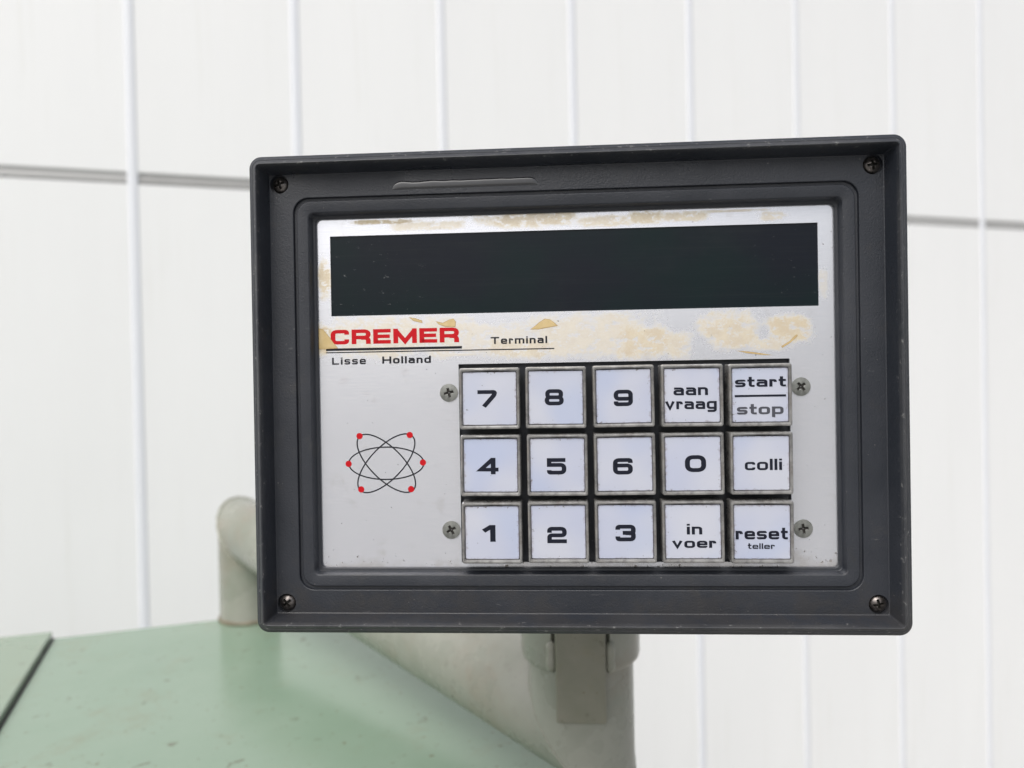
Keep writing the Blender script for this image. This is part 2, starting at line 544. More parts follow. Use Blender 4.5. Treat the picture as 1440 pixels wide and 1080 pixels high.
# flashing in the seam: sloped face and a little drip lip
rp = [(0.030, GAP + 0.012), (0.004, GAP + 0.012), (0.004, 0.006), (0.002, -0.003), (0.002, -GAP + 0.004), (0.014, -GAP + 0.004), (0.014, -GAP - 0.012), (0.030, -GAP - 0.012)]
rv = [(x, y, ZS + z) for x in (0.0, PITCH) for y, z in rp]
nr = len(rp)
rf = [(i, (i + 1) % nr, nr + (i + 1) % nr, nr + i) for i in range(nr)] + [tuple(range(nr)), tuple(range(nr, 2 * nr))[::-1]]
rail_me = mesh_of(rv, rf)
for k in range(K0, K1):
    for nm, me, mt in (('wall_panel', low_me, M_WALL), ('wall_panel', high_me, M_WALL), ('seam_flashing', rail_me, M_RAIL)):
        o = new_obj(nm, me, mt, wall); o.location.x = k * PITCH
for k in range(K0, K1 + 1):
    o = new_obj('batten', bat_me, M_BATTEN, wall); o.location = (k * PITCH, 0.001, 0)

# ------------------------------------------------------------------ green machine
D1, D2, TR = 0.80, 0.44, 0.030
post_base = at_depth(352.5, 867, D1)
ZG = post_base.z
bA, bB = at_height(0, 906, ZG), at_height(313, 870.5, ZG)
gx = (bB - bA).normalized()
gyv = Vector((gx.y, -gx.x, 0))                        # towards the camera
seam_p = at_height(74, 897, ZG)
seam_q = at_height(0, 1020, ZG)
corner_r = at_height(806, 1080, ZG)
machine = empty('green_machine', (bA.x, bA.y, 0))
ang = math.atan2(gx.y, gx.x)
machine.rotation_euler = (0, 0, ang)
tag(machine, 'light green painted sheet metal machine with dirt specks on its top', 'machine')
Rm = Matrix.Rotation(-ang, 4, 'Z')


def loc_m(p):
    return Rm @ Vector((p.x - bA.x, p.y - bA.y, p.z))


xs_, xq_ = loc_m(seam_p), loc_m(seam_q)
xr = loc_m(corner_r).x
sk = (xq_.x - xs_.x) / (xq_.y - xs_.y)                 # the seam runs a little off square
YF = -0.50


def slab(poly, z0, z1, bev=0.0012):
    bm = bmesh.new()
    a = [bm.verts.new((x, y, z0)) for x, y in poly]
    b = [bm.verts.new((x, y, z1)) for x, y in poly]
    m_ = len(poly)
    bm.faces.new(a[::-1]); bm.faces.new(b)
    for i in range(m_):
        j = (i + 1) % m_
        bm.faces.new((a[i], a[j], b[j], b[i]))
    if bev: bmesh.ops.bevel(bm, geom=list(bm.edges), offset=bev, segments=2, profile=0.5, affect='EDGES')
    return bm_mesh(bm)


yb = 0.0
sx0 = xs_.x - sk * xs_.y
new_obj('top_sheet', slab([(sx0 - 0.004, yb), (xr, yb), (xr, YF), (sx0 - 0.004 + sk * YF, YF)], ZG - 0.022, ZG), M_GREEN, machine)
o = new_obj('top_sheet', slab([(-1.1, yb + 0.001), (sx0, yb + 0.001), (sx0 + sk * YF, YF), (-1.1, YF)], ZG - 0.019, ZG + 0.0065), M_GREEN2, machine)
o['label'] = 'duller green top sheet overlapping its neighbour along a dark edge'
gs = new_obj('gap_shade', slab([(sx0 + 0.0002, yb - 0.002), (sx0 + 0.0026, yb - 0.002), (sx0 + 0.0026 + sk * YF, YF + 0.002), (sx0 + 0.0002 + sk * YF, YF + 0.002)], ZG - 0.002, ZG + 0.0008, 0.0003), M_BLACK, machine)  # added black strip, paints the shade in the gap between the sheets
new_obj('body', box_mesh(((xr - 1.1) / 2, YF / 2, (ZG - 0.02) / 2), (xr + 1.1 - 0.02, -YF - 0.02, ZG - 0.018), 0.004), M_GREEN, machine)

# ------------------------------------------------------------------ tube stand
P0 = Vector((post_base.x, post_base.y, ZG - 0.0))
p1 = at_depth(352.5, 748, D1)
P1 = Vector((P0.x, P0.y, p1.z))
P2 = at_depth(818, 1010, D2)
P3 = Vector((P2.x, P2.y, CAM.z + 0.06))
stand = empty('tube_stand', P0)
tag(stand, 'grey green welded steel tube arm rising from the machine to carry the terminal', 'stand')


def circ(c, ax, r, nseg=56, ref=None):
    u = ax.orthogonal().normalized() if ref is None else (ref - ax * ref.dot(ax)).normalized()
    v = ax.cross(u)
    return [c + u * r * math.cos(2 * math.pi * k / nseg) + v * r * math.sin(2 * math.pi * k / nseg) for k in range(nseg)]


def cut(ring, d, c, nrm):                              # slide ring points along d onto a plane
    return [p + d * ((c - p).dot(nrm) / d.dot(nrm)) for p in ring]


UPV = Vector((0, 0, 1))
da = (P2 - P1).normalized()
n1 = (UPV + da).normalized()                           # mitre planes bisect the bends
n2 = (da + UPV).normalized()
org = P0


def tube_mesh(rings, caps=(True, True)):
    return loft([[p - org for p in r] for r in rings], False, caps[0], caps[1], 1.0)


ref1 = UPV.cross(da).normalized()
r0 = circ(P0, UPV, TR, ref=ref1)
post_rings = [r0, cut(r0, UPV, P1, (UPV + da).normalized())]
ra = circ((P1 + P2) / 2, da, TR, ref=ref1)
arm_rings = [cut(ra, da, P1, (UPV + da).normalized()), ra, cut(ra, da, P2, (da + UPV).normalized())]
ru = circ(P3, UPV, TR, ref=ref1)
up_rings = [cut(ru, UPV, P2, (da + UPV).normalized()), ru]
new_obj('post', tube_mesh(post_rings), M_TUBE, stand, 40)
new_obj('arm', tube_mesh(arm_rings), M_TUBE, stand, 40)
new_obj('upright', tube_mesh(up_rings), M_TUBE, stand, 40)


def bead(path, r, closed=True, lump=0.3, seed=0, mat=M_WELD, name='weld_seam', nseg=8):
    m_ = len(path)
    rings = []
    for i, p in enumerate(path):
        a = path[(i - 1) % m_] if closed or i > 0 else path[i]
        b = path[(i + 1) % m_] if closed or i < m_ - 1 else path[i]
        t = (b - a).normalized()
        rr = r * (1 + lump * noise.noise(p * 260 + Vector((seed, 0, 0))))
        if not closed:
            e = min(i, m_ - 1 - i) / 3.0
            rr *= math.sqrt(max(0.02, 1 - (1 - min(1, e)) ** 2))
        rings.append([q - org for q in circ(p, t, rr, nseg, ref=UPV if abs(t.z) < 0.9 else Vector((0, 1, 0)))])
    return new_obj(name, loft(rings, closed, not closed, not closed, 1.0), mat, stand, True)


def dense(ring, k=2):
    out = []
    for i, p in enumerate(ring):
        q = ring[(i + 1) % len(ring)]
        for j in range(k): out.append(p.lerp(q, j / k))
    return out


bead(dense(post_rings[1]), 0.0016, True, 0.5, 1)
bead(dense(arm_rings[2]), 0.0005, True, 0.5, 2)
# rusty foot of the post
bead(dense(circ(P0 + UPV * 0.0015, UPV, TR - 0.0003, ref=ref1)), 0.0022, True, 0.5, 3, M_RUST, 'base_weld')
# slotted collar round the upright, open towards the front
fr = Vector((CAM.x - P2.x, CAM.y - P2.y, 0)).normalized()
zc0 = at_depth(817, 948, D2 - 0.03).z
zc1 = CAM.z - 0.06
RC = 0.0338
sd_ = fr.cross(UPV).normalized()
half = math.asin(0.0158 / RC)
cv, NS, crow = [], 44, []
prof_c = [(TR - 0.0006, zc1), (RC, zc1), (RC, zc0 + 0.004), (RC - 0.0006, zc0 + 0.0015), (RC - 0.002, zc0), (TR - 0.0006, zc0)]
bm = bmesh.new()
rows = []
for i in range(NS + 1):
    a = half + (2 * math.pi - 2 * half) * i / NS
    d = fr * math.cos(a) + sd_ * math.sin(a)
    rows.append([bm.verts.new(Vector((P2.x, P2.y, 0)) + d * r + UPV * z - org) for r, z in prof_c])
for i in range(NS):
    for j in range(len(prof_c)):
        l = (j + 1) % len(prof_c)
        bm.faces.new((rows[i][j], rows[i + 1][j], rows[i + 1][l], rows[i][l]))
bm.faces.new(rows[0]); bm.faces.new(rows[-1][::-1])
new_obj('collar', bm_mesh(bm), M_TUBE, stand, 40)
for s_ in (-1, 1):
    a = half * 0.98
    d = fr * math.cos(a) + sd_ * math.sin(a) * s_
    base = Vector((P2.x, P2.y, 0)) + d * (RC + 0.0004)
    bead([base + UPV * (zc0 + 0.001 + 0.017 * k / 14) for k in range(15)], 0.0028, False, 0.2, 5 + s_, M_WELD, 'weld_bead', 10)
# flat bar welded to the front of the upright
zb0 = at_depth(815, 1021, D2 - 0.037).z
zb1 = CAM.z + 0.04
FRM = Matrix((sd_, fr, UPV)).transposed().to_4x4()
bw, bt = 0.0268, 0.0068
ctr = Vector((P2.x, P2.y, 0)) + fr * (TR + bt / 2 - 0.0015) - org
bar_me = box_mesh((0, 0, (zb0 + zb1) / 2), (bw, bt, zb1 - zb0), 0.0012, 3, Matrix.Translation(ctr) @ FRM)
new_obj('flat_bar', bar_me, M_BAR, stand, 40)
bl = Vector((P2.x, P2.y, 0)) + fr * (TR - 0.0006)
bead([bl + sd_ * (bw / 2 * (k / 12 - 1)) * 1.0 + UPV * (zb0 - 0.0004) for k in range(0, 25)], 0.0013, False, 0.6, 9, M_RUST)

# ------------------------------------------------------------------ the terminal
term = empty('terminal')
T_CW = Matrix.Translation(CAM) @ (M_CW @ R_TC).to_4x4()
T_CW.translation = CAM + M_CW @ T_TC
term.matrix_world = T_CW
tag(term, 'black framed control terminal with dark display and fifteen white keys', 'control terminal')
X0, X1, Y0, Y1 = -135.3, 98.0, -60.6, 113.1           # outer rim of the frame, mm
DEPTH = 52.0


def fring(i, z, r):
    return rrect(X0 + i, X1 - i, Y0 + i, Y1 - i, r, z, 8, 1)


fp = [(-0.7, -2.0, 4.2), (-0.85, 3.0, 4.3), (-1.1, 8.0, 4.5), (-1.1, 10.2, 4.5), (-0.95, 10.7, 4.4), (0.55, 12.15, 3.2), (0.75, 12.1, 3.1), (0.9, 12.3, 3.0), (2.1, 13.6, 2.0), (2.35, 13.65, 1.6), (2.6, 13.35, 1.2), (2.75, 12.9, 0.9),
      (4.4, 5.2, 0.7), (4.7, 5.0, 0.6), (13.0, 5.0, 5.8), (13.2, 4.85, 5.7), (13.4, 3.8, 5.6), (14.3, 3.7, 5.2), (14.6, 4.9, 5.1), (14.85, 5.2, 5.0), (15.2, 5.25, 4.9),
      (18.5, 4.6, 2.2), (18.85, 4.35, 2.0), (19.35, 1.7, 1.9), (19.6, 1.35, 1.9), (20.3, 1.2, 1.9), (20.6, 0.95, 1.9), (20.6, 0.05, 1.9), (19.0, -2.0, 1.9)]
frame_me = loft([fring(i, z, r) for i, z, r in fp], closed=True)
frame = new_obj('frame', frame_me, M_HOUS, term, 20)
# the four screw seats are really bored into the ledge
SCR = [(-127.2, 105.3), (89.8, 105.3), (-127.2, -52.4), (89.8, -52.4)]
bm = bmesh.new()
for x, y in SCR:
    bmesh.ops.create_cone(bm, cap_ends=True, segments=28, radius1=3.55 * MM, radius2=3.55 * MM, depth=12 * MM, matrix=Matrix.Translation((x * MM, y * MM, 9.2 * MM)))
cut_me = bm_mesh(bm)
cut_o = bpy.data.objects.new('cutter', cut_me)
COL.objects.link(cut_o)
cut_o.matrix_world = T_CW
md = frame.modifiers.new('bore', 'BOOLEAN')
md.operation = 'DIFFERENCE'
md.solver = 'EXACT'
md.object = cut_o
bpy.context.view_layer.update()
dg = bpy.context.evaluated_depsgraph_get()
bored = bpy.data.meshes.new_from_object(frame.evaluated_get(dg))
if len(bored.polygons) > 200:
    frame.modifiers.clear()
    frame.data = bored
    for p in bored.polygons: p.use_smooth = True
    bored.set_sharp_from_angle(angle=math.radians(20))
bpy.data.objects.remove(cut_o)

# rear shell behind the frame
body_r = [fring(1.3, -2.3, 5.0), fring(1.3, -6, 5.0), fring(4.0, -DEPTH + 4, 8.0), fring(5.2, -DEPTH + 1, 8.0), fring(8.0, -DEPTH, 7.0)]
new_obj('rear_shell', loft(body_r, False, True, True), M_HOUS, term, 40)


# screws --------------------------------------------------------------
def screw_mesh(R, dome, edge, arm, wid, deep):
    nr_, na = 22, 64
    V = [Vector((0, 0, dome - deep))]
    for i in range(1, nr_ + 1):
        r = R * (i / nr_)
        for k in range(na):
            a = 2 * math.pi * k / na
            x, y = r * math.cos(a), r * math.sin(a)
            z = dome * (1 - (r / R) ** 2.6) + edge
            w_ = wid * (1 - 0.25 * r / arm)
            q = min(max(abs(x) - arm, abs(y) - w_), max(abs(y) - arm, abs(x) - w_))
            z -= deep * max(0.0, min(1.0, 0.5 - q / 0.24)) * (1 if r < arm * 1.1 else 0)
            V.append(Vector((x, y, z)))
    V.extend(Vector((R * math.cos(2 * math.pi * k / na), R * math.sin(2 * math.pi * k / na), -1.5)) for k in range(na))
    Fc = [(0, 1 + k, 1 + (k + 1) % na) for k in range(na)]
    for i in range(nr_):
        for k in range(na):
            l = (k + 1) % na
            Fc.append((1 + i * na + k, 1 + (i + 1) * na + k, 1 + (i + 1) * na + l, 1 + i * na + l))
    me = mesh_of([v * MM for v in V], Fc)
    for p in me.polygons:
        c = p.center / MM
        q = min(max(abs(c.x) - arm, abs(c.y) - wid), max(abs(c.y) - arm, abs(c.x) - wid))
        if q < 0.06: p.material_index = 1  # recess faces take the painted shade
    return me


pan = screw_mesh(3.0, 1.5, 0.3, 1.7, 0.40, 1.5)
csk = screw_mesh(3.4, 0.18, 0.42, 1.7, 0.42, 0.5)
pan.materials.append(M_SCREW_D); pan.materials.append(M_CROSS_SHADE)
csk.materials.append(M_SCREW_Z); csk.materials.append(M_CROSS_SHADE)
for (x, y), rot, dx in zip(SCR, (20, 8, 38, 12), (0, 0, 0, 0)):
    o = new_obj('frame_screw', pan, M_SCREW_D, term, 40)
    o.location = (x * MM, y * MM, 3.6 * MM)
    o.rotation_euler = (0, 0, math.radians(rot))
for (x, y), rot in zip([(-65, 25.9), (65, 26.2), (-64.9, -25.9), (65.1, -25.9)], (14, 40, 28, 8)):
    o = new_obj('plate_screw', csk, M_SCREW_Z, term, 40)
    o.location = (x * MM, y * MM, 0.05 * MM)
    o.rotation_euler = (0, 0, math.radians(rot))

# aluminium face plate with the two cut-outs ---------------------------
HX0, HX1, HY0, HY1 = -61.2, 61.1, -38.2, 36.6          # keypad cut-out
d0, d1 = face(465, 388), face(1150.5, 372)
DX0, DX1 = d0.x, d1.x
DY0, DY1 = 55.7, 86.1
PX0, PX1, PY0, PY1, YM = -118, 81, -45, 97, 46.0
bm = bmesh.new()


def ring_plate(ox0, ox1, oy0, oy1, hx0, hx1, hy0, hy1, r):
    o_ = [Vector((x, y, 0)) for x, y in ((ox0, oy0), (ox1, oy0), (ox1, oy1), (ox0, oy1))]
    h = [Vector((x, y, 0)) for x, y in ((hx0, hy0), (hx1, hy0), (hx1, hy1), (hx0, hy1))]
    vo = [bm.verts.new(p * MM) for p in o_]; vh = [bm.verts.new(p * MM) for p in h]
    vd = [bm.verts.new((p + Vector((0, 0, -1.6))) * MM) for p in h]
    for k in range(4):
        l = (k + 1) % 4
        bm.faces.new((vo[k], vo[l], vh[l], vh[k]))
        bm.faces.new((vh[k], vh[l], vd[l], vd[k]))


ring_plate(PX0, PX1, YM, PY1, DX0, DX1, DY0, DY1, 0.3)
ring_plate(PX0, PX1, PY0, YM, HX0, HX1, HY0, HY1, 0.3)
bmesh.ops.remove_doubles(bm, verts=bm.verts, dist=1e-6)
plate = new_obj('face_plate', bm_mesh(bm), M_PLATE, term)
plate['label'] = 'brushed aluminium plate with yellowed glue residue'
dm = loft([rrect(DX0 - 1, DX1 + 1, DY0 - 1, DY1 + 1, 0.5, -2.0, 2), rrect(DX0 - 1, DX1 + 1, DY0 - 1, DY1 + 1, 0.5, -0.55, 2)], False, True, True)
disp = new_obj('display_window', dm, M_DISP, term)
disp['label'] = 'dark smoked display window with scratches'
# black well behind the keys
wr = [rrect(HX0 - 0.6, HX1 + 0.6, HY0 - 0.6, HY1 + 0.6, 0.5, z, 2) for z in (-1.7, -8.0)]
new_obj('key_well', loft(wr, False, False, True), M_BLACK, term)

# lettering -------------------------------------------------------------
def glyph(ch, t, H, xh, asc):
    """strokes as lists of (x, y, corner radius); returns (strokes, closed flags, advance width)"""
    up = ch.isupper() or ch.isdigit()
    h = H if up else xh
    B, T, M = t / 2, h - t / 2, h / 2
    L = t / 2
    r = 0.20 * h
    dsc = -0.38 * xh
    Wd = dict(C=.95, R=.98, E=.9, M=1.2, T=.95, L=.8, H=1.0, a=.92, n=.88, m=1.4, r=.62, e=.92, s=.88, t=.6, o=.95, p=.95, g=.95, d=.95, l=t, i=t, v=.92, c=.9)
    wd_ = (0.56 if ch == '1' else 1.0) if ch.isdigit() else Wd[ch] * (1 if up or ch in 'li' else h)
    R_ = wd_ - t / 2
    loop = [[(L, B, r), (R_, B, r), (R_, T, r), (L, T, r)]]
    st, cl = [], []

    def a(*pts, closed=False):
        st.append([p if len(p) == 3 else (*p, 0.0) for p in pts]); cl.append(closed)
    if ch == '0': a(*[(x, y, 0.26) for x, y, _ in loop[0]], closed=True)
    elif ch == '1': a((R_, 0), (R_, 1)); a((0.04, .64), (R_ - t * .2, .92))
    elif ch == '2': a((L, .64), (L, T, .17), (R_, T, .17), (R_, .48, .14), (L, .48, .12), (L, B), (wd_, B))
    elif ch == '3': a((L, .70), (L, T, .15), (R_, T, .15), (R_, M + .01, .1), (.36 * wd_, M + .01)); a((.5 * wd_, M - .01), (R_, M - .01, .1), (R_, B, .15), (L, B, .15), (L, .30))
    elif ch == '4': a((.74 * wd_, 0), (.74 * wd_, 1)); a((.70 * wd_, T + .01), (L + .02, .285), (wd_, .285))
    elif ch == '5': a((wd_ - .04, T), (L, T), (L, .585), (R_, .585, .18), (R_, B, .18), (L, B, .15), (L, .27))
    elif ch == '6': a((R_, .70), (R_, T, .16), (L, T, .18), (L, B, .18), (R_, B, .18), (R_, .55, .17), (L, .55))
    elif ch == '9': a((L, .30), (L, B, .16), (R_, B, .18), (R_, T, .18), (L, T, .18), (L, .45, .17), (R_, .45))
    elif ch == '7': a((0, T), (R_, T, .08), (R_ - .03, .70, .15), (.32 * wd_, -.02))
    elif ch == '8': a((L + .03, M, .15), (R_ - .03, M, .15), (R_ - .03, T, .15), (L + .03, T, .15), closed=True); a((L, B, .17), (R_, B, .17), (R_, M, .17), (L, M, .17), closed=True)
    elif ch in 'Cc': a((R_, h * .66), (R_, T, r), (L, T, r), (L, B, r), (R_, B, r), (R_, h * .34))
    elif ch == 'R': a((L, 0), (L, 1)); a((L, T), (R_, T, .2), (R_, .45, .2), (L, .45)); a((.5 * wd_, .41), (R_, .41, .22), (R_, 0))
    elif ch == 'E': a((L, 0), (L, 1)); a((L, T), (wd_, T)); a((L, M), (wd_ - .05, M)); a((L, B), (wd_, B))
    elif ch == 'M': a((L, 0), (L, 1)); a((R_, 0), (R_, 1)); a((L * .9, 1 - .1), (wd_ / 2, t * .55), (wd_ - L * .9, 1 - .1))
    elif ch == 'T': a((0, T), (wd_, T)); a((wd_ / 2, 0), (wd_ / 2, T))
    elif ch == 'L': a((L, 1), (L, B), (wd_, B))
    elif ch == 'H': a((L, 0), (L, 1)); a((R_, 0), (R_, 1)); a((L, M), (R_, M))
    elif ch == 'a': a((.05, T), (R_, T, r), (R_, 0)); a((R_, h * .56), (L, h * .56, r * .8), (L, B, r * .8), (R_, B))
    elif ch == 'n': a((L, 0), (L, h)); a((L, T), (R_, T, r), (R_, 0))
    elif ch == 'm': a((L, 0), (L, h)); a((L, T), (R_, T, r), (R_, 0)); a((wd_ / 2, 0), (wd_ / 2, T))
    elif ch == 'r': a((L, 0), (L, h)); a((L, T), (R_, T, r * .7), (R_, h * .62))
    elif ch == 'e': a((L, M), (R_, M), (R_, T, r), (L, T, r), (L, B, r), (R_, B, r * .8), (R_, h * .27))
    elif ch == 's': a((R_, h * .74), (R_, T, r * .8), (L, T, r * .8), (L, M, r * .7), (R_, M, r * .7), (R_, B, r * .8), (L, B, r * .8), (L, h * .26))
    elif ch == 't': a((wd_ * .40, asc), (wd_ * .40, B, r), (wd_, B)); a((0, T), (wd_, T))
    elif ch == 'o': a(*loop[0], closed=True)
    elif ch == 'p': a(*loop[0], closed=True); a((L, dsc), (L, h))
    elif ch == 'd': a(*loop[0], closed=True); a((R_, 0), (R_, asc))
    elif ch == 'g': a(*loop[0], closed=True); a((R_, h), (R_, dsc + t / 2, r), (.08, dsc + t / 2))
    elif ch == 'l': a((L, 0), (L, asc))
    elif ch == 'i': a((L, 0), (L, h)); a((L, asc - t * .85), (L, asc))
    elif ch == 'v': a((L * .9, h), (wd_ / 2, t * .35), (wd_ - L * .9, h))
    return st, cl, wd_


def fillet(pts, closed):
    out = []
    m_ = len(pts)
    for i, (x, y, r) in enumerate(pts):
        p = Vector((x, y))
        if r <= 0 or (not closed and i in (0, m_ - 1)):
            out.append(p); continue
        q = Vector(pts[i - 1][:2]); s_ = Vector(pts[(i + 1) % m_][:2])
        u = (q - p); v = (s_ - p)
        k = min(r, u.length * .5, v.length * .5)
        a, b = p + u.normalized() * k, p + v.normalized() * k
        for j in range(7):
            s = j / 6
            out.append((1 - s) ** 2 * a + 2 * s * (1 - s) * (p * .86 + (a + b) / 2 * .14) + s * s * b)
    return out


def ribbon(pts, t, closed, V, Fc, z):
    m_ = len(pts)
    b0 = len(V)
    for i, p in enumerate(pts):
        a = pts[i - 1] if closed or i else None
        b = pts[(i + 1) % m_] if closed or i < m_ - 1 else None
        d1 = (p - a).normalized() if a is not None else None
        d2 = (b - p).normalized() if b is not None else None
        d1 = d1 or d2; d2 = d2 or d1
        n1_ = Vector((-d1.y, d1.x)); n2_ = Vector((-d2.y, d2.x))
        nn = (n1_ + n2_)
        nn = nn.normalized() if nn.length > 1e-6 else n1_
        k = min(1.0 / max(0.3, nn.dot(n1_)), 2.2)
        V.append((p.x + nn.x * t / 2 * k, p.y + nn.y * t / 2 * k, z)); V.append((p.x - nn.x * t / 2 * k, p.y - nn.y * t / 2 * k, z))
    for i in range(m_ if closed else m_ - 1):
        j = (i + 1) % m_
        Fc.append((b0 + 2 * i + 1, b0 + 2 * j + 1, b0 + 2 * j, b0 + 2 * i))


def text_mesh(s, bbox, z, t=0.2, lower=False, gap=0.16, origin=(0, 0)):
    """bbox = photo pixels (left, right, top, bottom) of the x-height (lower) or cap-height box"""
    xl, xr_, yt, yb_ = bbox
    cx, cy = (xl + xr_) / 2, (yt + yb_) / 2
    a, b = face(xl, cy, z), face(xr_, cy, z)
    top, bot = face(cx, yt, z), face(cx, yb_, z)
    H, xh, asc = (1.0, 1.0, 1.36) if lower else (1.0, 0.76, 1.0)
    V, Fc = [], []
    x = 0.0
    ns_ = 0
    for ch in s:
        st, cl, wd_ = glyph(ch, t, H, xh, asc)
        for p, c in zip(st, cl):
            v0 = len(V)
            ribbon(fillet(p, c), t, c, V, Fc, 0.008 * (ns_ % 3))
            for i in range(v0, len(V)): V[i] = (V[i][0] + x, max(V[i][1], -0.45), V[i][2])
            ns_ += 1
        x += wd_ + gap
    W_ = x - gap
    sx, sy = (b.x - a.x) / W_, (top.y - bot.y)
    base = bot.y
    return mesh_of([((a.x + vx * sx - origin[0]) * MM, (base + vy * sy - origin[1]) * MM, (vz) * MM) for vx, vy, vz in V], Fc)


def place_text(s, bbox, mat, t, lower=False, gap=0.16, parent=None):
    o = new_obj('lettering', text_mesh(s, bbox, 0.0, t, lower, gap), mat, parent)
    o.location.z = 0.03 * MM
    return o


place_text('CREMER', (465, 645.5, 462.3, 482.9), M_RED, 0.245, gap=0.13, parent=plate)
place_text('Terminal', (690, 769.5, 473.2, 483.2), M_INK, 0.20, gap=0.19, parent=plate)
place_text('Lisse', (467, 514.5, 502.6, 512.6), M_INK, 0.20, gap=0.2, parent=plate)
place_text('Holland', (537.5, 606, 500.8, 510.9), M_INK, 0.215, gap=0.18, parent=plate)


def rule(p, q, wmm, mat, z=0.03):
    a, b = face(*p), face(*q)
    y = (a.y + b.y) / 2
    me = mesh_of([(a.x * MM, (y - wmm / 2) * MM, 0), (b.x * MM, (y - wmm / 2) * MM, 0), (b.x * MM, (y + wmm / 2) * MM, 0), (a.x * MM, (y + wmm / 2) * MM, 0)], [(0, 1, 2, 3)])
    o = new_obj('printed_rule', me, mat, plate)
    o.location.z = z * MM


rule((458.5, 491.6), (649.7, 488.8), 0.95, M_INK)
rule((458.5, 496.0), (779.5, 490.2), 0.42, M_INK)
# atom emblem
ac = face(543.2, 651.5)
for i, ph in enumerate((0, 45, -45)):
    pts = []
    for k in range(72):
        a = 2 * math.pi * k / 72
        x, y = 14.45 * math.cos(a), 6.15 * math.sin(a)
        c_, s_ = math.cos(math.radians(ph)), math.sin(math.radians(ph))
        pts.append(Vector((ac.x + x * c_ - y * s_, ac.y + x * s_ + y * c_)))
    V, Fc = [], []
    ribbon(pts, 0.50, True, V, Fc, 0.0)
    o = new_obj('emblem_orbit', mesh_of([(x * MM, y * MM, z * MM) for x, y, z in V], Fc), M_INK, plate)
    o.location.z = (0.03 + 0.012 * i) * MM
dot_me = mesh_of([(1.2 * MM * math.cos(2 * math.pi * k / 28), 1.2 * MM * math.sin(2 * math.pi * k / 28), 0) for k in range(28)], [tuple(range(28))])
for px, py in ((490.3, 652.3), (594.8, 650.3), (505.6, 613.2), (576.2, 611.7), (508, 688.2), (578.2, 687.8)):
    p = face(px, py)
    o = new_obj('emblem_dot', dot_me, M_RED, plate)
    o.location = (p.x * MM, p.y * MM, 0.075 * MM)

# curled flakes of dried glue ------------------------------------------
FL = [[(746, 463), (752, 459), (759, 453), (766, 448.5), (773, 449.5), (779, 453.5), (784, 458), (770, 460.5), (757, 463)],
      [(612.7, 451.8), (622.4, 454.4), (631.2, 450), (637.4, 448.2), (640.9, 452.6), (640, 459.7), (625.9, 459.2), (617, 456)],
      [(575.6, 446.5), (584, 447.8), (593.3, 450.9), (593.8, 454), (581.8, 451.2)],
      [(447.5, 462.5), (453, 462.5), (460, 470), (467, 480), (475, 489.5), (460, 490.5), (447.5, 491)],
      [(1099, 487), (1110, 480), (1120, 470.5), (1121.5, 472), (1111, 482), (1100, 488.5)],
      [(1036, 493.2), (1052, 494.6), (1072, 497.2), (1086, 499.4), (1070, 498.6), (1050, 496.2)]]
for pts in FL:
    P_ = [face(x, y) for x, y in pts][::-1]
    c_ = sum(P_, Vector()) / len(P_)
    V = [(p.x * MM, p.y * MM, 0.0) for p in P_] + [((c_ + (p - c_) * 0.82).x * MM, (c_ + (p - c_) * 0.82).y * MM, 0.06 * MM) for p in P_]
    k_ = len(P_)
    fl = new_obj('glue_flake', mesh_of(V, [(i, (i + 1) % k_, k_ + (i + 1) % k_, k_ + i) for i in range(k_)] + [tuple(range(k_, 2 * k_))]), M_FLAKE, plate)
    fl.location.z = 0.02 * MM
    V, Fc = [], []
    ribbon([Vector((p.x, p.y)) for p in P_], 0.16, True, V, Fc, 0.0)
    o = new_obj('flake_edge', mesh_of([(x * MM, y * MM, 0) for x, y, z in V], Fc), M_FLAKE_E, plate)
    o.location.z = 0.10 * MM

# keys --------------------------------------------------------------------
def key_ring(hx, hy, r, z, bow=0.0):
    pts = rrect(-hx, hx, -hy, hy, r, z, 4, 8)
    if bow:
        for p in pts:
            if p.y > hy - r * 0.5: p.y += bow * (1 - (p.x / hx) ** 2)
    return pts


rim_prof = [(11.2, 11.35, 0.7, 0.5, 0), (11.15, 11.3, 0.8, 6.5, 0), (11.05, 11.2, 0.8, 7.5, 0), (10.85, 11.0, 0.7, 7.85, 0.0), (10.5, 10.55, 0.6, 7.95, 0.06),
            (10.35, 10.3, 0.5, 7.85, 0.16), (10.28, 10.2, 0.5, 7.55, 0.2), (10.12, 10.02, 0.5, 7.5, 0.2), (10.02, 9.9, 0.4, 7.3, 0.2), (9.96, 9.82, 0.4, 6.4, 0.18), (10.2, 10.1, 0.4, 5.6, 0)]
rim_me = loft([key_ring(*p) for p in rim_prof])
for p in rim_me.polygons: p.use_smooth = True
rim_me.set_sharp_from_angle(angle=math.radians(38))
rim_me.materials.append(M_RIM)
win_rings = [key_ring(9.86, 9.7, 0.5, 6.0), key_ring(9.86, 9.7, 0.5, 6.95), key_ring(9.7, 9.55, 0.5, 7.12), key_ring(6.5, 6.5, 0.5, 7.18), key_ring(3, 3, 0.3, 7.20)]
win_me = loft(win_rings, False, False, True)
for p in win_me.polygons: p.use_smooth = True
win_me.set_sharp_from_angle(angle=math.radians(30))
win_me.materials.append(M_WIN)
stem_me = loft([rrect(-10.4, 10.4, -10.5, 10.5, 0.5, z, 2) for z in (-8.0, 3.0)], False, True, True)
stem_me.materials.append(M_BLACK)
ZK = 7.24
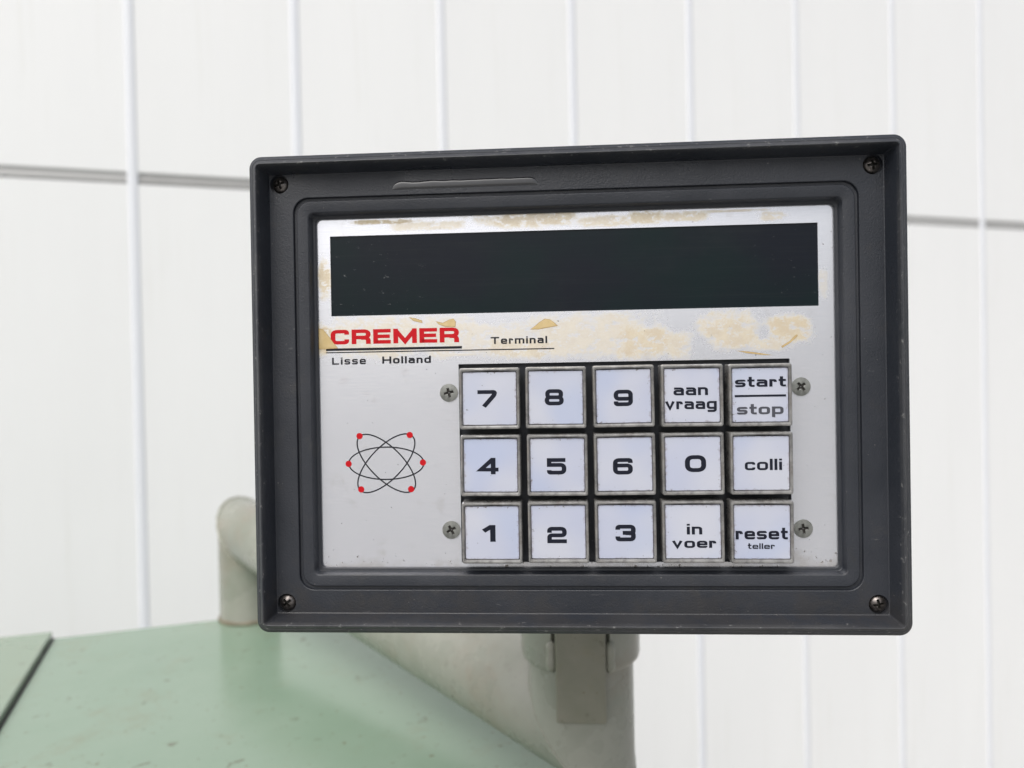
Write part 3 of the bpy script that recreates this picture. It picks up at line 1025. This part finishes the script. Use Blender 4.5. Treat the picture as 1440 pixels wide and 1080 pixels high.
rows_ = [[('7', (671.5, 699.1, 548.9, 571.7)), ('8', (766.2, 793, 547.4, 570.1)), ('9', (863, 889.9, 548.3, 571.3)), 'aanvraag', 'startstop'],
         [('4', (672.5, 701.3, 644.2, 667.3)), ('5', (769.1, 796.4, 644.2, 667.3)), ('6', (862, 889.9, 644.2, 667.3)), ('0', (963.2, 992.9, 640.3, 664)), 'colli'],
         [('1', (678.8, 696.8, 738.3, 761.8)), ('2', (769.8, 797.3, 740.8, 763.8)), ('3', (865.5, 894, 738, 761.3)), 'invoer', 'reset']]
words = {'aanvraag': [('aan', (946.7, 995.3, 545, 556.1), .265), ('vraag', (935.0, 1007.6, 564.5, 575.6), .265)],
         'startstop': [('start', (1034.0, 1105.4, 533.2, 543.7), .265), ('stop', (1036.7, 1102.2, 571.7, 582.4), .265)],
         'colli': [('colli', (1047.4, 1099.9, 649.4, 661.1), .25)],
         'invoer': [('in', (966.3, 988, 741.0, 752), .265), ('voer', (945.5, 1007.5, 760.8, 770.8), .265)],
         'reset': [('reset', (1035.0, 1108.2, 746.3, 758.3), .265), ('teller', (1052, 1090, 766.0, 771.8), .235)]}
for ri, row in enumerate(rows_):
    for ci, spec in enumerate(row):
        cx = -48.95 + 24.42 * ci + random.uniform(-0.12, 0.12)
        cy = 23.65 - 24.65 * ri + random.uniform(-0.12, 0.12)
        key = new_obj('key', rim_me, None, term)
        key.location = (cx * MM, cy * MM, random.uniform(-0.25, 0.15) * MM)
        key.rotation_euler = (math.radians(random.uniform(-0.7, 0.7)), math.radians(random.uniform(-0.7, 0.7)), math.radians(random.uniform(-0.35, 0.35)))
        new_obj('key_window', win_me, None, key)
        new_obj('key_stem', stem_me, None, key)
        lines = [(spec[0], spec[1], .235, False)] if isinstance(spec, tuple) else [(s, b, t, True) for s, b, t in words[spec]]
        for s, b, t, lo in lines:
            o = new_obj('lettering', text_mesh(s, b, ZK, t, lo, 0.15, (cx, cy)), M_INK_W if s == 'stop' else M_INKK, key)
            o.location.z = ZK * MM
        if spec == 'startstop':
            a, b = face(1033.6, 556.3, ZK), face(1105.7, 556.3, ZK)
            y = (a.y + b.y) / 2 - cy
            me = mesh_of([((x - cx) * MM, (y + d_) * MM, 0) for x, d_ in ((a.x, -.38), (b.x, -.38), (b.x, .38), (a.x, .38))], [(0, 1, 2, 3)])
            o = new_obj('printed_rule', me, M_INKK, key)
            o.location.z = ZK * MM

# water lying along the upper ledge -----------------------------------------
def water_strip(p, q, y_off, wid, z, thick, seed):
    a, b = face(p[0], p[1], z), face(q[0], q[1], z)
    N = 60
    rows2 = []
    for i in range(N + 1):
        s = i / N
        e = min(1.0, min(s, 1 - s) * 14)
        env = math.sqrt(max(0.0, 1 - (1 - e) ** 2))
        nz = noise.noise(Vector((s * 9, seed, 0)))
        w_ = wid * (0.25 + 0.75 * env) * (1 + 0.16 * nz)
        c_ = a.lerp(b, s)
        lo_ = c_.y - wid / 2
        rows2.append([Vector((c_.x, lo_ + w_ * f, z + 0.02 + thick * env * math.sqrt(max(0, 1 - (2 * f - 1) ** 2)))) for f in (0, .06, .2, .4, .6, .8, .94, 1)])
    bm_ = bmesh.new()
    vs = [[bm_.verts.new(v * MM) for v in r_] for r_ in rows2]
    for i in range(N):
        for j in range(7):
            bm_.faces.new((vs[i][j], vs[i + 1][j], vs[i + 1][j + 1], vs[i][j + 1]))
    return new_obj('water_film', bm_mesh(bm_), M_WATER, frame, True)


water_strip((552, 261.5), (756, 254.0), 0, 3.0, 5.0, 0.20, 1.0)

# bracket behind the terminal joins it to the stand ---------------------------
tb = T_CW @ Vector((-0.015, 0.02, -DEPTH * MM))
tn = (T_CW.to_3x3() @ Vector((0, 0, -1))).normalized()
plate_c = Vector((P2.x, 0, CAM.z - 0.01))
pt = T_CW.inverted() @ plate_c
bk_me = box_mesh((0, 0, 0), (0.09, 0.09, 0.006), 0.001, 2)
loc = T_CW @ Vector((pt.x, pt.y, (-DEPTH - 2.8) * MM))
bk = new_obj('bracket_plate', bk_me, M_TUBE, stand)
bk.matrix_parent_inverse = Matrix.Identity(4)
bk.matrix_local = Matrix.Translation(-org) @ Matrix.Translation(loc) @ T_CW.to_3x3().to_4x4()
bar_front = Vector((P2.x, P2.y, loc.z)) + fr * (TR + bt - 0.003)
mid = (loc + bar_front) / 2
ln = (bar_front - loc).length + 0.004
dv = (bar_front - loc).normalized()
sxv = dv.cross(UPV).normalized()
MB = Matrix((sxv, dv, sxv.cross(dv))).transposed().to_4x4()
new_obj('bracket_arm', box_mesh((0, 0, 0), (0.026, ln, 0.05), 0.001, 2, Matrix.Translation(mid - org) @ MB), M_TUBE, stand)
